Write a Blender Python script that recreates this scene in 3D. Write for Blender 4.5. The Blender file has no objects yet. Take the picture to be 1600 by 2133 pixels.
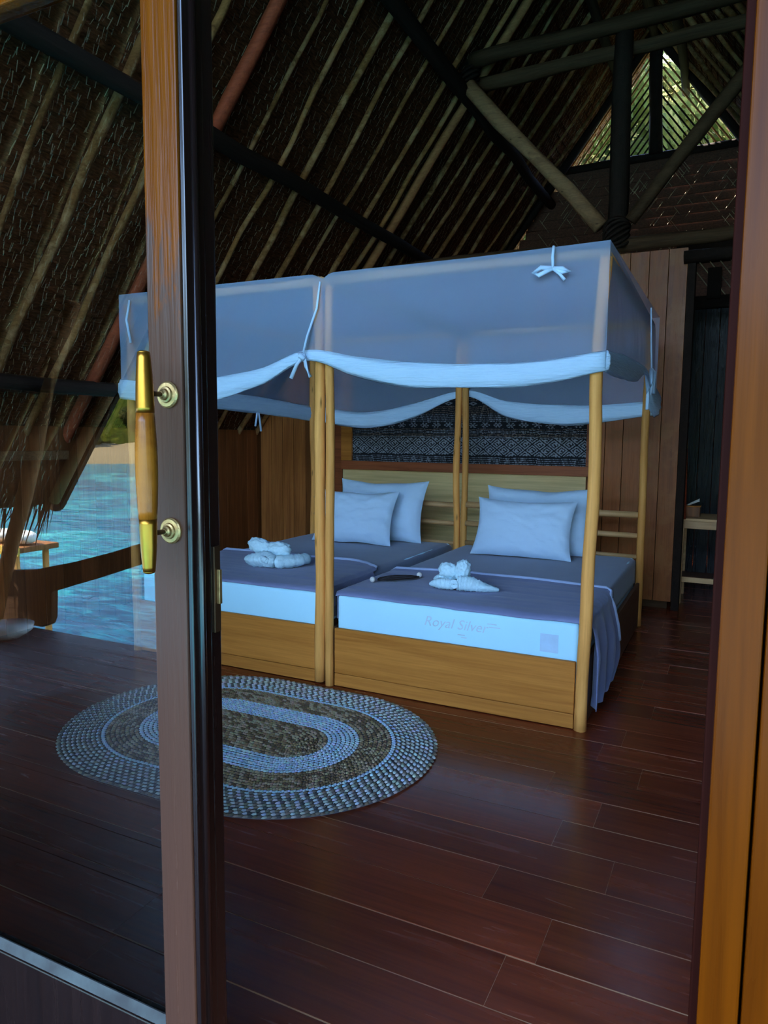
import bpy, bmesh, math, random
import numpy as np
from mathutils import Vector, Matrix, noise
random.seed(7)
S = bpy.context.scene
C = S.collection
R = random.uniform
# ---------------------------------------------------------------- camera, sky, sun, exposure
cam = bpy.data.objects.new('camera', bpy.data.cameras.new('camera')); C.objects.link(cam)
cam.data.sensor_fit = 'HORIZONTAL'; cam.data.sensor_width = 36; cam.data.lens = 36 * 1494.4 / 1600
cam.data.clip_start = 0.02; cam.data.clip_end = 2000
r_, u_, f_ = Vector((0.8982, 0.4394, 0.0087)), Vector((-0.0541, 0.0909, 0.9944)), Vector((-0.4362, 0.8937, -0.1054))
cam.matrix_world = Matrix((( r_.x, u_.x, -f_.x, 0), (r_.y, u_.y, -f_.y, 0), (r_.z, u_.z, -f_.z, 1.42), (0, 0, 0, 1)))
S.camera = cam
W = bpy.data.worlds.new('sky'); S.world = W; W.use_nodes = True
wn = W.node_tree.nodes; wl = W.node_tree.links
sky = wn.new('ShaderNodeTexSky'); sky.sky_type = 'NISHITA'; sky.sun_disc = False
sky.sun_elevation = math.radians(55); sky.sun_rotation = math.radians(-50); sky.ozone_density = 2.5; sky.air_density = 1.0; sky.dust_density = 0.3
wn['Background'].inputs['Strength'].default_value = 0.27
wl.new(sky.outputs[0], wn['Background'].inputs[0])
sl = bpy.data.lights.new('sun', 'SUN'); sl.energy = 5.5; sl.angle = 0.01; sl.color = (1, .95, .86)
sun = bpy.data.objects.new('sun', sl); C.objects.link(sun)
sun.rotation_euler = Vector((-0.75, 0.35, 1.15)).to_track_quat('Z', 'Y').to_euler()
S.view_settings.view_transform = 'Standard'; S.view_settings.look = 'None'
S.view_settings.gamma = 1; S.view_settings.use_curve_mapping = False
S.view_settings.exposure = 3.76

# ---------------------------------------------------------------- helpers
class MB:
    def __init__(s): s.v = []; s.f = []; s.c = []
    def add(s, vs, fs):
        b = len(s.v); s.v += [tuple(v) for v in vs]; s.f += [tuple(i + b for i in f) for f in fs]; return s
    def box(s, x0, x1, y0, y1, z0, z1, M=None):
        vs = [Vector((x, y, z)) for x in (x0, x1) for y in (y0, y1) for z in (z0, z1)]
        if M is not None: vs = [M @ v for v in vs]
        return s.add(vs, [(0, 1, 3, 2), (4, 6, 7, 5), (0, 4, 5, 1), (2, 3, 7, 6), (0, 2, 6, 4), (1, 5, 7, 3)])
    def prism(s, poly, axis, a, b):          # poly: 2-D outline in the other two axes
        def p(u, v, w): return {0: (w, u, v), 1: (u, w, v), 2: (u, v, w)}[axis]
        n = len(poly); vs = [p(u, v, a) for u, v in poly] + [p(u, v, b) for u, v in poly]
        return s.add(vs, [tuple(range(n)), tuple(range(2 * n - 1, n - 1, -1))] + [(i, i + n, (i + 1) % n + n, (i + 1) % n) for i in range(n)])
    def tube(s, pts, rad, n=10, wob=0, seed=0, flat=1.0, up=None, cap=True):
        pts = [Vector(p) for p in pts]; m = len(pts)
        if not hasattr(rad, '__len__'): rad = [rad] * m
        vs = []
        for i, p in enumerate(pts):
            t = (pts[min(i + 1, m - 1)] - pts[max(i - 1, 0)]).normalized()
            ref = Vector(up) if up else (Vector((0, 0, 1)) if abs(t.z) < .9 else Vector((0, 1, 0)))
            a = t.cross(ref).normalized(); b = a.cross(t)
            for k in range(n):
                w = 2 * math.pi * k / n; r = rad[i]
                q = a * math.cos(w) * r * flat + b * math.sin(w) * r
                if wob: q *= 1 + wob * noise.noise(Vector((p.x * 5 + math.cos(w) + seed, p.y * 5 + math.sin(w), p.z * 5 + seed)))
                vs.append(p + q)
        fs = [(i * n + k, i * n + (k + 1) % n, (i + 1) * n + (k + 1) % n, (i + 1) * n + k) for i in range(m - 1) for k in range(n)]
        if cap: fs += [tuple(range(n - 1, -1, -1)), tuple(range((m - 1) * n, m * n))]
        return s.add(vs, fs)
    def grid(s, fn, nu, nv, closeu=False):
        vs = [fn(i / nu, j / nv) for j in range(nv + 1) for i in range(nu + (0 if closeu else 1))]
        w = nu if closeu else nu + 1
        return s.add(vs, [(j * w + i, j * w + (i + 1) % w, (j + 1) * w + (i + 1) % w, (j + 1) * w + i) for j in range(nv) for i in range(nu)])
    def shell(s, fn, nu, nv, th):            # a sheet with real thickness; th: offset vector function or float in z
        vs = [Vector(fn(i / nu, j / nv)) for j in range(nv + 1) for i in range(nu + 1)]; w = nu + 1
        off = []
        for j in range(nv + 1):
            for i in range(nu + 1):
                a = vs[j * w + min(i + 1, nu)] - vs[j * w + max(i - 1, 0)]; b = vs[min(j + 1, nv) * w + i] - vs[max(j - 1, 0) * w + i]
                n_ = a.cross(b); n_ = n_.normalized() if n_.length > 1e-9 else Vector((0, 0, 1)); off.append(vs[j * w + i] - n_ * th)
        k = len(vs); fs = []
        for j in range(nv):
            for i in range(nu):
                q = (j * w + i, j * w + i + 1, (j + 1) * w + i + 1, (j + 1) * w + i); fs += [q, tuple(x + k for x in reversed(q))]
        for i in range(nu): fs += [(i + 1, i, i + k, i + 1 + k), (nv * w + i, nv * w + i + 1, nv * w + i + 1 + k, nv * w + i + k)]
        for j in range(nv): fs += [(j * w, (j + 1) * w, (j + 1) * w + k, j * w + k), ((j + 1) * w + nu, j * w + nu, j * w + nu + k, (j + 1) * w + nu + k)]
        return s.add(vs + off, fs)
    def ball(s, c, r, n=12, m=8, sc=(1, 1, 1), M=None, wob=0, fr=6, seed=0):
        c = Vector(c); vs = []
        for j in range(m + 1):
            for i in range(n):
                a = 2 * math.pi * i / n; b = math.pi * j / m
                q = Vector((math.sin(b) * math.cos(a), math.sin(b) * math.sin(a), math.cos(b)))
                k = 1 + (wob * noise.noise(q * fr + Vector((seed, seed, 0))) if wob else 0)
                q = Vector((q.x * sc[0], q.y * sc[1], q.z * sc[2])) * r * k
                if M is not None: q = M @ q
                vs.append(c + q)
        return s.add(vs, [(j * n + i, (j + 1) * n + i, (j + 1) * n + (i + 1) % n, j * n + (i + 1) % n) for j in range(m) for i in range(n)])
    def lathe(s, prof, c, axis=(0, 0, 1), n=20):
        return s.tube([Vector(c) + Vector(axis) * h for h, r in prof], [r for h, r in prof], n)
    def mesh(s, name, m, smooth=False, org=(0, 0, 0)):
        me = bpy.data.meshes.new(name); o = Vector(org)
        me.from_pydata([(v[0] - o.x, v[1] - o.y, v[2] - o.z) for v in s.v], [], s.f); me.validate()
        bm = bmesh.new(); bm.from_mesh(me); bmesh.ops.recalc_face_normals(bm, faces=bm.faces); bm.to_mesh(me); bm.free()
        if smooth: me.shade_smooth()
        if m: me.materials.append(m)
        return me
    def build(s, name, m, parent=None, smooth=False, bevel=0, seg=2):
        org = Vector((0, 0, 0)); q = parent
        while q is not None: org += q.location; q = q.parent
        loc = (0, 0, 0)
        if parent is None:
            a = np.array(s.v); loc = tuple(((a.max(0) + a.min(0)) / 2)[:2]) + (a[:, 2].min(),); org = Vector(loc)
        me = s.mesh(name, m, smooth, org)
        o = bpy.data.objects.new(name, me); C.objects.link(o); o.location = loc; o.parent = parent
        if bevel:
            b = o.modifiers.new('b', 'BEVEL'); b.width = bevel; b.segments = seg; b.limit_method = 'ANGLE'; b.angle_limit = .6
        return o
def thing(name, label, cat, loc, group=None, kind=None):
    o = bpy.data.objects.new(name, None); C.objects.link(o); o.location = loc; o.empty_display_size = .1
    return tag(o, label, cat, group, kind)
def tag(o, label=None, cat=None, group=None, kind=None):
    if label: o['label'] = label
    if cat: o['category'] = cat
    if group: o['group'] = group
    if kind: o['kind'] = kind
    return o
def nz(x, y=0, z=0): return noise.noise(Vector((x, y, z)))

# ---------------------------------------------------------------- materials
class NT:
    def __init__(s, name):
        s.m = bpy.data.materials.new(name); s.m.use_nodes = True; s.t = s.m.node_tree; s.n = s.t.nodes
        s.b = s.n['Principled BSDF']; s.out = s.n['Material Output']
    def new(s, ty, **kw):
        n = s.n.new(ty)
        for k, v in kw.items():
            if k[0] == '_': setattr(n, k[1:], v)
            else: s.set(n.inputs[k.replace('_', ' ')] if k.replace('_', ' ') in n.inputs else n.inputs[k], v)
        return n
    def set(s, inp, v):
        if hasattr(v, 'is_output'): s.t.links.new(v, inp)
        else: inp.default_value = v
    def coord(s, sc=(1, 1, 1), rnd=False, which='Object'):
        tc = s.new('ShaderNodeTexCoord'); v = tc.outputs[which]
        if rnd:
            oi = s.new('ShaderNodeObjectInfo'); a = s.new('ShaderNodeVectorMath', _operation='SCALE'); a.inputs[0].default_value = (37, 53, 71)
            s.set(a.inputs['Scale'], oi.outputs['Random']); b = s.new('ShaderNodeVectorMath', _operation='ADD'); s.set(b.inputs[0], v); s.set(b.inputs[1], a.outputs[0]); v = b.outputs[0]
        mp = s.new('ShaderNodeMapping'); s.set(mp.inputs[0], v); mp.inputs['Scale'].default_value = sc
        return mp.outputs[0]
    def noise(s, vec, scale=5, detail=4, rough=.55, dist=0):
        n = s.new('ShaderNodeTexNoise', Scale=scale, Detail=detail, Roughness=rough, Distortion=dist); s.set(n.inputs['Vector'], vec); return n.outputs['Fac']
    def ramp(s, fac, stops):
        r = s.new('ShaderNodeValToRGB'); s.set(r.inputs[0], fac); e = r.color_ramp.elements
        while len(e) < len(stops): e.new(.5)
        for i, (p, c) in enumerate(stops): e[i].position = p; e[i].color = (*c, 1) if len(c) == 3 else c
        return r.outputs[0]
    def mix(s, fac, a, b, mode='MIX'):
        m = s.new('ShaderNodeMix', _data_type='RGBA', _blend_type=mode); s.set(m.inputs[0], fac); s.set(m.inputs[6], a if hasattr(a, 'is_output') else (*a, 1)); s.set(m.inputs[7], b if hasattr(b, 'is_output') else (*b, 1)); return m.outputs[2]
    def math(s, op, a, b=0.0, cl=False):
        m = s.new('ShaderNodeMath', _operation=op); m.use_clamp = cl; s.set(m.inputs[0], a); s.set(m.inputs[1], b); return m.outputs[0]
    def bump(s, h, st=.3, d=.01):
        b = s.new('ShaderNodeBump', Strength=st, Distance=d); s.set(b.inputs['Height'], h); s.set(s.b.inputs['Normal'], b.outputs[0])
    def rnd(s): return s.new('ShaderNodeObjectInfo').outputs['Random']
def g3(v): return (v, v, v)
def srgb(r, g, b): return tuple(((c / 255) / 12.92 if c < 10 else ((c / 255 + .055) / 1.055) ** 2.4) for c in (r, g, b))
def wood(name, c1, c2, axis=0, rough=.45, var=.35, grain=1.0, bump=.25, knots=False, wear=None, coat=0, spec=.5):
    t = NT(name); sc = [9 * grain] * 3; sc[axis] = .55 * grain
    v = t.coord(sc, True); n1 = t.noise(v, 2.2, 6, .62, .8); sc2 = [40 * grain] * 3; sc2[axis] = 1.4 * grain
    n2 = t.noise(t.coord(sc2, True), 3, 3, .6)
    f = t.math('ADD', t.math('MULTIPLY', n1, .65), t.math('MULTIPLY', n2, .4))
    col = t.ramp(f, [(.28, c2), (.62, c1), (.85, tuple(min(1, x * 1.25) for x in c1))])
    k = t.math('ADD', t.math('MULTIPLY', t.rnd(), var), 1 - var / 2)
    kc = t.new('ShaderNodeCombineColor', Red=k, Green=k, Blue=k).outputs[0]
    col = t.mix(1.0, col, kc, 'MULTIPLY')
    if knots:
        vo = t.new('ShaderNodeTexVoronoi', Scale=3.2); t.set(vo.inputs['Vector'], t.coord((6, 6, 1.3) if axis == 2 else ((1.3, 6, 6) if axis == 0 else (6, 1.3, 6)), True))
        col = t.mix(t.ramp(vo.outputs['Distance'], [(.03, g3(.85)), (.16, g3(0))]), col, tuple(x * .22 for x in c2))
    if wear:
        w = t.noise(t.coord((2.2, 2.2, 2.2), True), 3, 8, .7, .4)
        col = t.mix(t.ramp(w, [(.48, g3(0)), (.62, g3(1))]), col, wear)
    t.set(t.b.inputs['Base Color'], col); t.b.inputs['Specular IOR Level'].default_value = spec
    rr = t.math('ADD', t.math('MULTIPLY', n1, .25), rough - .12); t.set(t.b.inputs['Roughness'], rr)
    if coat: t.b.inputs['Coat Weight'].default_value = coat; t.b.inputs['Coat Roughness'].default_value = .18
    t.bump(t.math('ADD', n2, t.math('MULTIPLY', n1, .6)), bump, .004)
    return t.m
def plain(name, col, rough=.6, metal=0, bscale=0, bst=.2, var=0, spec=.5, nscale=6, c2=None):
    t = NT(name); t.b.inputs['Roughness'].default_value = rough; t.b.inputs['Metallic'].default_value = metal; t.b.inputs['Specular IOR Level'].default_value = spec
    n = t.noise(t.coord((1, 1, 1), True), nscale, 5, .6)
    t.set(t.b.inputs['Base Color'], t.mix(t.ramp(n, [(.35, g3(0)), (.65, g3(1))]), c2 or tuple(x * .8 for x in col), col))
    if bscale: t.bump(t.noise(t.coord(), bscale, 4, .6), bst, .004)
    return t.m
def fabric(name, col, weave=900, fold=True, c2=None, tr=0):
    t = NT(name); t.b.inputs['Roughness'].default_value = .85; t.b.inputs['Specular IOR Level'].default_value = .15
    n = t.noise(t.coord(), 3, 4, .55)
    t.set(t.b.inputs['Base Color'], t.mix(n, c2 or tuple(x * .93 for x in col), col))
    t.b.inputs['Sheen Weight'].default_value = .2
    t.bump(t.noise(t.coord((1, 1, 1)), 14, 5, .55, .6), .25 if fold else .1, .012)
    return t.m
M = {}
M['floor'] = wood('floor_wood', (.21, .036, .011), (.085, .014, .005), 0, .24, .5, .8, .06, spec=.5)
M['deck'] = wood('deck_wood', (.085, .070, .068), (.045, .036, .036), 0, .6, .4, .8, .2)
M['added_step'] = wood('added_step_wood', (.030, .010, .006), (.015, .006, .004), 0, .4, .4, .8, .2, spec=.2)
M['glint_filler'] = plain('gap_glint_filler', (.62, .36, .17), .45)
M['plank'] = wood('plank_wood', (.33, .115, .030), (.13, .038, .010), 2, .36, .75, .7, .25, spec=.15)
M['plank_r'] = wood('plank_wood_pale', (.30, .088, .022), (.14, .033, .008), 2, .34, .45, .7, .5, wear=(.26, .09, .024), spec=.14)
M['plank_y'] = wood('plank_left_dark', (.30, .095, .028), (.12, .034, .010), 2, .42, .7, .7, .25, spec=.15)
M['black'] = wood('black_wood', (.004, .004, .005), (.002, .002, .003), 2, .24, .5, .9, .9, spec=.15)
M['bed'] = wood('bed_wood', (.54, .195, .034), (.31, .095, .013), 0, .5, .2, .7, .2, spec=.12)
M['bed_shaded'] = wood('bed_side_shaded_wood', (.13, .055, .028), (.07, .028, .015), 1, .5, .2, .7, .2)  # shadow on the bed side put into a darker copy of the bed wood
M['pole'] = wood('peeled_pole', (.84, .38, .10), (.50, .185, .036), 2, .5, .35, .6, .3, knots=True, spec=.12)
M['rail'] = wood('pale_rail', (.55, .31, .13), (.33, .17, .06), 0, .6, .3, .8, .3)
M['panel'] = wood('headboard_panel', (.84, .60, .27), (.52, .35, .14), 0, .34, .1, .5, .3, spec=.25)
M['frame'] = wood('red_frame', (.30, .085, .03), (.14, .035, .014), 0, .4, .4, .8, .3, spec=.15)
M['rafter'] = wood('rafter_bark', (.24, .105, .032), (.06, .022, .007), 0, .85, .8, .8, .6, wear=(.32, .17, .07), spec=.06)
M['orange'] = wood('orange_rafter', (.33, .14, .05), (.15, .055, .02), 0, .7, .3, .8, .4, spec=.06)
M['redwood'] = wood('red_rafter', (.28, .055, .022), (.13, .025, .012), 0, .6, .3, .8, .4, spec=.06)
M['log'] = wood('dark_log', (.070, .036, .017), (.020, .010, .005), 0, .8, .4, .8, .6, spec=.06)
M['purlin'] = wood('dark_purlin', (.022, .013, .009), (.009, .006, .004), 1, .8, .4, .8, .6, spec=.06)
M['brace'] = wood('grey_log', (.30, .155, .070), (.13, .065, .030), 0, .75, .3, .8, .5, knots=True, spec=.06)
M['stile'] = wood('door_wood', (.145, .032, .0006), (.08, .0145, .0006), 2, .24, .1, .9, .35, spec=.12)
def height_wear_sheen(m, z0, z1, up, wear_sheen_col, fine=3.5):
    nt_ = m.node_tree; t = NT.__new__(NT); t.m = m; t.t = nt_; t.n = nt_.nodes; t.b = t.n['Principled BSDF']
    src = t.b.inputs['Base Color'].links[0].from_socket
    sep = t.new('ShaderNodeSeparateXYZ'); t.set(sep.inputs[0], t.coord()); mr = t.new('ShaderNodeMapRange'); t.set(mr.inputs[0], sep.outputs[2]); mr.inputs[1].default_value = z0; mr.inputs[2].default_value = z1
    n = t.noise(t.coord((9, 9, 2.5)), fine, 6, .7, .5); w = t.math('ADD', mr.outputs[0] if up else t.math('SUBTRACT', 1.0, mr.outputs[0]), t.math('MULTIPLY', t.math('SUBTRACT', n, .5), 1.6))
    t.set(t.b.inputs['Base Color'], t.mix(t.ramp(w, [(.40, g3(0)), (.60, g3(.9))]), src, wear_sheen_col))
height_wear_sheen(M['stile'], 1.45, 1.95, False, (.060, .029, .020))  # grey lower stile: real varnish wear plus sky and water sheen painted in

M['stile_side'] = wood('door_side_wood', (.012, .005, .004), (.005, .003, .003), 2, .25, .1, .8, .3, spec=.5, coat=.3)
M['jamb'] = wood('jamb_wood', (.125, .0255, .0003), (.055, .0095, .0003), 2, .28, .1, .6, .3, spec=.06, coat=.03)
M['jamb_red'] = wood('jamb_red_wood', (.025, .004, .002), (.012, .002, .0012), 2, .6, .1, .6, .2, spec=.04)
M['brass'] = plain('brass', (.55, .24, .03), .34, .95, 30, .1, c2=(.38, .15, .018))
M['brass_pale'] = plain('worn_brass', (.58, .36, .14), .42, .85, 60, .4, c2=(.36, .21, .08), nscale=40)
M['bronze'] = plain('dark_bronze', (.12, .06, .03), .4, .8)
M['grip'] = wood('grip_wood', (.26, .075, .006), (.12, .028, .003), 2, .28, .1, 3, .1, spec=.25, wear=(.30, .095, .008))
M['bead'] = plain('glazing_bead', (.05, .06, .055), .7, c2=(.02, .02, .018), nscale=14)
M['sheet'] = fabric('white_cotton', (.58, .76, .94))
M['cover'] = fabric('mattress_cover', (.50, .84, 1.0), fold=False)
M['fitted'] = fabric('grey_sheet', (.20, .235, .34), fold=False, c2=(.17, .20, .29))
M['throw'] = fabric('lilac_throw', (.22, .24, .41), c2=(.16, .175, .30))
M['hem'] = fabric('pale_hem', (.42, .50, .70))
M['towel'] = plain('towel', (.64, .86, .95), .95, 0, 260, .7, spec=.1, nscale=50, c2=(.52, .74, .84))
M['print'] = plain('faded_print', (.55, .70, .84), .8)
M['label'] = plain('blue_label', (.50, .70, .90), .8)
M['straw'] = plain('dark_weave', (.10, .09, .10), .8, 0, 200, .5)
M['shell'] = plain('shell', (.75, .72, .68), .35)
M['paper'] = plain('white_paper', (.8, .82, .82), .8)
M['sand'] = plain('sand', (.20, .15, .075), .9, spec=.05)
M['glassbowl'] = plain('clear_bowl', (.45, .5, .5), .08)
M['gold'] = plain('yellow_edge', (.75, .42, .04), .5)
M['cushion'] = plain('white_cushion', (.85, .82, .70), .9)
# rolled net, netting
t = NT('net_roll'); t.b.inputs['Roughness'].default_value = .9; t.b.inputs['Specular IOR Level'].default_value = .1
t.set(t.b.inputs['Base Color'], t.mix(t.noise(t.coord((1, 1, 9)), 6, 5, .6, .5), (.50, .72, .92), (.68, .86, 1.0)))
t.bump(t.noise(t.coord((1.2, 1.2, 22)), 5, 5, .6, .5), .5, .02); M['roll'] = t.m
t = NT('netting'); t.n.remove(t.b); d = t.new('ShaderNodeBsdfDiffuse'); tl = t.new('ShaderNodeBsdfTranslucent'); tp = t.new('ShaderNodeBsdfTransparent')
col = t.mix(t.noise(t.coord((1, 1, 1)), 2.5, 4, .5, .3), (.46, .60, .84), (.53, .68, .90))
t.set(d.inputs[0], col); t.set(tl.inputs[0], col)
m1 = t.new('ShaderNodeMixShader'); m1.inputs[0].default_value = .3; t.set(m1.inputs[1], d.outputs[0]); t.set(m1.inputs[2], tl.outputs[0])
m2 = t.new('ShaderNodeMixShader'); lw = t.new('ShaderNodeLayerWeight', Blend=.35)
t.set(m2.inputs[0], t.math('ADD', t.math('MULTIPLY', lw.outputs['Facing'], .25), .36)); t.set(m2.inputs[1], tp.outputs[0]); t.set(m2.inputs[2], m1.outputs[0])
t.set(t.out.inputs[0], m2.outputs[0]); M['net'] = t.m
# door glass
t = NT('door_glass'); t.n.remove(t.b); tp = t.new('ShaderNodeBsdfTransparent'); tp.inputs[0].default_value = (.80, .84, .84, 1); gl = t.new('ShaderNodeBsdfGlossy'); gl.inputs['Roughness'].default_value = 0
fr = t.new('ShaderNodeFresnel', IOR=1.9); mx = t.new('ShaderNodeMixShader')
t.set(mx.inputs[0], fr.outputs[0]); t.set(mx.inputs[1], tp.outputs[0]); t.set(mx.inputs[2], gl.outputs[0]); t.set(t.out.inputs[0], mx.outputs[0]); M['glass'] = t.m
t = NT('glass_back'); t.n.remove(t.b); tp = t.new('ShaderNodeBsdfTransparent'); t.set(t.out.inputs[0], tp.outputs[0]); M['glass_back'] = t.m
# thatch
t = NT('thatch'); t.b.inputs['Roughness'].default_value = .9; t.b.inputs['Specular IOR Level'].default_value = .03
n = t.noise(t.coord((30, 6, 30), True), 3, 5, .7)
t.set(t.b.inputs['Base Color'], t.ramp(n, [(.3, (.024, .009, .004)), (.55, (.105, .034, .013)), (.8, (.24, .09, .038))])); t.bump(n, .8, .01); M['thatch'] = t.m
M['stitch'] = plain('stitch_fibre', (.55, .40, .22), .8, nscale=3, c2=(.10, .07, .045))
t = NT('weave'); t.b.inputs['Roughness'].default_value = .9
n = t.noise(t.coord((14, 14, 40), True), 3, 5, .7)
t.set(t.b.inputs['Base Color'], t.ramp(n, [(.3, (.03, .010, .005)), (.6, (.13, .045, .02)), (.85, (.26, .11, .05))])); M['weave'] = t.m
# water
t = NT('sea'); t.n.remove(t.b); t.b = t.new('ShaderNodeBsdfDiffuse'); gs = t.new('ShaderNodeBsdfGlossy'); gs.inputs['Roughness'].default_value = .05
n = t.noise(t.coord((1, 1, 1), which='Object'), .25, 4, .6, 1.0); n2 = t.noise(t.coord((1.2, 3.2, 1)), 1.5, 6, .65, 1.2)
f = t.math('ADD', t.math('MULTIPLY', n, .5), t.math('MULTIPLY', n2, .5))
t.set(t.b.inputs[0], t.ramp(f, [(.40, (.0005, .030, .070)), (.48, (.001, .085, .14)), (.55, (.004, .19, .21)), (.64, (.07, .42, .38))]))  # finer noise paints wave-facet glints and caustics into the water colour
bp = t.new('ShaderNodeBump', Strength=.7, Distance=.055); t.set(bp.inputs['Height'], t.noise(t.coord((1, 2.2, 1)), 1.3, 6, .65, .6)); t.set(gs.inputs['Normal'], bp.outputs[0])
fz = t.new('ShaderNodeFresnel', IOR=1.33); ms = t.new('ShaderNodeMixShader'); t.set(ms.inputs[0], t.math('MULTIPLY', fz.outputs[0], .75)); t.set(ms.inputs[1], t.b.outputs[0]); t.set(ms.inputs[2], gs.outputs[0]); t.set(t.out.inputs[0], ms.outputs[0]); M['sea'] = t.m
# leaves
t = NT('leaves'); t.b.inputs['Roughness'].default_value = .9; t.b.inputs['Specular IOR Level'].default_value = .03
t.set(t.b.inputs['Base Color'], t.ramp(t.noise(t.coord((1, 1, 1), True), 1.6, 5, .7), [(.3, (.012, .020, .005)), (.5, (.055, .058, .013)), (.75, (.20, .14, .035))])); M['leaf'] = t.m
t = NT('forest'); t.b.inputs['Roughness'].default_value = .9; t.b.inputs['Specular IOR Level'].default_value = .03
n = t.noise(t.coord((1, 1, 1)), .9, 8, .75); t.set(t.b.inputs['Base Color'], t.ramp(n, [(.3, (.008, .02, .002)), (.5, (.05, .075, .006)), (.72, (.17, .16, .015))])); t.bump(n, 1.0, 1.2); M['forest'] = t.m
M['trunk'] = plain('trunk', (.18, .14, .10), .9)
M['ground'] = plain('forest_floor', (.10, .13, .04), .95, nscale=2)
# ikat and rug use colour attributes (the print and the dyed fibres)
def attr_mat(name, rough=.9, bscale=0):
    t = NT(name); a = t.new('ShaderNodeAttribute', _attribute_name='Col'); t.set(t.b.inputs['Base Color'], a.outputs['Color']); t.b.inputs['Roughness'].default_value = rough; t.b.inputs['Specular IOR Level'].default_value = .2
    if bscale: t.bump(t.noise(t.coord(), bscale, 3, .6), .5, .004)
    return t.m
M['ikat'] = attr_mat('ikat_cloth', .9, 300); M['rug'] = attr_mat('rug_fibre', .85, 500)
def facecol(o, cols):
    me = o.data; a = me.color_attributes.new('Col', 'FLOAT_COLOR', 'CORNER'); arr = np.ones((len(me.loops), 4), 'f')
    lt = np.zeros(len(me.polygons), 'i'); me.polygons.foreach_get('loop_total', lt); arr[:, :3] = np.repeat(np.array(cols, 'f'), lt, axis=0); a.data.foreach_set('color', arr.ravel())

# ---------------------------------------------------------------- roof geometry
SL = math.radians(53.5); TZ = math.tan(SL); K0 = 7.706; XR = -1.1; XW = -4.556; YB = 6.3; YG = 9.5; Y0 = -2.27; Y1 = 9.80
CN, SN = math.cos(SL), math.sin(SL)
def roofz(x): return K0 + TZ * x if x <= XR else K0 + TZ * (2 * XR - x)
ZR = roofz(XR)
def rp(x, y, off=0, side=-1):                 # point under the left slope (side -1) or its mirror; x given for the left slope
    p = Vector((x + off * SN, y, K0 + TZ * x - off * CN))
    if side > 0: p.x = 2 * XR - p.x
    return p
# floor -----------------------------------------------------------
fl = thing('floor', None, None, (-1, 4, 0), kind='structure')
ys = [.95, 1.16, 1.385, 1.605, 1.805, 2.01, 2.20, 2.395, 2.582, 2.78, 2.955, 3.155, 3.35, 3.555, 3.75, 3.948, 4.183]
y = 4.183
while y < 9.4: y += R(.17, .22); ys.append(y)
for i in range(len(ys) - 1):
    cuts = [-4.6, R(-3.6, -2.9), R(-2.0, -1.3), [-.41, -.62, -.30, -.50][i % 4] + R(-.02, .02), R(.9, 1.4), 2.6]
    for a, b in zip(cuts[:-1], cuts[1:]):
        MB().box(a + .0005, b - .0005, ys[i] + .002 + R(0, .001), ys[i + 1] - .002, -.03, R(-.0012, .0012)).build('board', M['floor'], fl)
mb = MB(); mb.box(-4.6, 2.6, .95, 9.4, -.05, -.0012); mb.build('joint_glint_filler', M['glint_filler'], fl)  # pale slab in the gaps paints the glint of bevelled board edges
dk = thing('deck', 'weathered grey plank deck outside the glass door', 'deck', (-1.5, 0, 0), kind='structure')
y = -1.66
while y < .82:
    cuts = [-5.6, R(-4.6, -4.1), R(-3.3, -2.6), R(-1.6, -.9), R(.4, 1), 2.8]
    for a, b in zip(cuts[:-1], cuts[1:]): MB().box(a + .002, b - .002, y, y + .185, -.035, R(-.002, .001)).build('board', M['deck'], dk)
    y += .19
for x in (-5, -3, -1, 1): MB().box(x - .06, x + .06, -1.6, .9, -.16, -.037).build('joist', M['log'], dk)
mb = MB(); added_step = thing('added_dark_step', 'low dark red plank platform added in front of the door to darken its reflection, its edge cut at a slant', 'platform', (-1, -.3, .0), kind='structure')  # added platform: its dark wood darkens the deck reflected in the door glass
y = -1.60
while y < .78:
    xa = -3.45 + (-.25 - y) * .527; xb = -3.45 + (-.25 - y - .19) * .527
    MB().prism([(xa + .0, y + .001), (2.7, y + .001), (2.7, y + .188), (xb, y + .188)], 2, .003, .03).build('board', M['added_step'], added_step); y += .19
MB().box(-4.7, 2.7, .82, .95, -.06, .004).build('trim_1', M['jamb_red']).__setitem__('kind', 'structure')
# ceiling: thatch courses, stitches, rafters, purlins ---------------
ce = thing('ceiling', None, None, (XR, 4, 2), kind='structure')
SLEN = (XR + 5.07) / CN; NC = 66; CS = SLEN / NC
def course(side, i, y0, y1, mat):
    n = int((y1 - y0) / .3); mb = MB(); pr = []
    for j in range(n + 1):
        y = y0 + (y1 - y0) * j / n; x = XR - (i + 1) * CS * CN
        w = .008 * nz(y * 2.3, i * 3.1)
        xa = x + (CS * 1.25) * CN; xa = min(xa, XR)
        pr.append([rp(x - w, y, .022 + .012 * nz(y * 3, i)), rp(xa, y, .002), rp(xa, y, -.035), rp(x - w, y, -.02)])
    if side > 0: pr = [[Vector((2 * XR - q.x, q.y, q.z)) for q in p] for p in pr]
    vs = [q for p in pr for q in p]; fs = [(4 * j + k, 4 * j + (k + 1) % 4, 4 * j + 4 + (k + 1) % 4, 4 * j + 4 + k) for j in range(n) for k in range(4)] + [(0, 1, 2, 3), (4 * n + 3, 4 * n + 2, 4 * n + 1, 4 * n)]
    mb.add(vs, fs); mb.build('thatch_course', mat, ce)
for s in (-1, 1):
    for i in range(NC): course(s, i, Y0, Y1 + .25 * nz(i * .9), M['thatch'])
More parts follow.
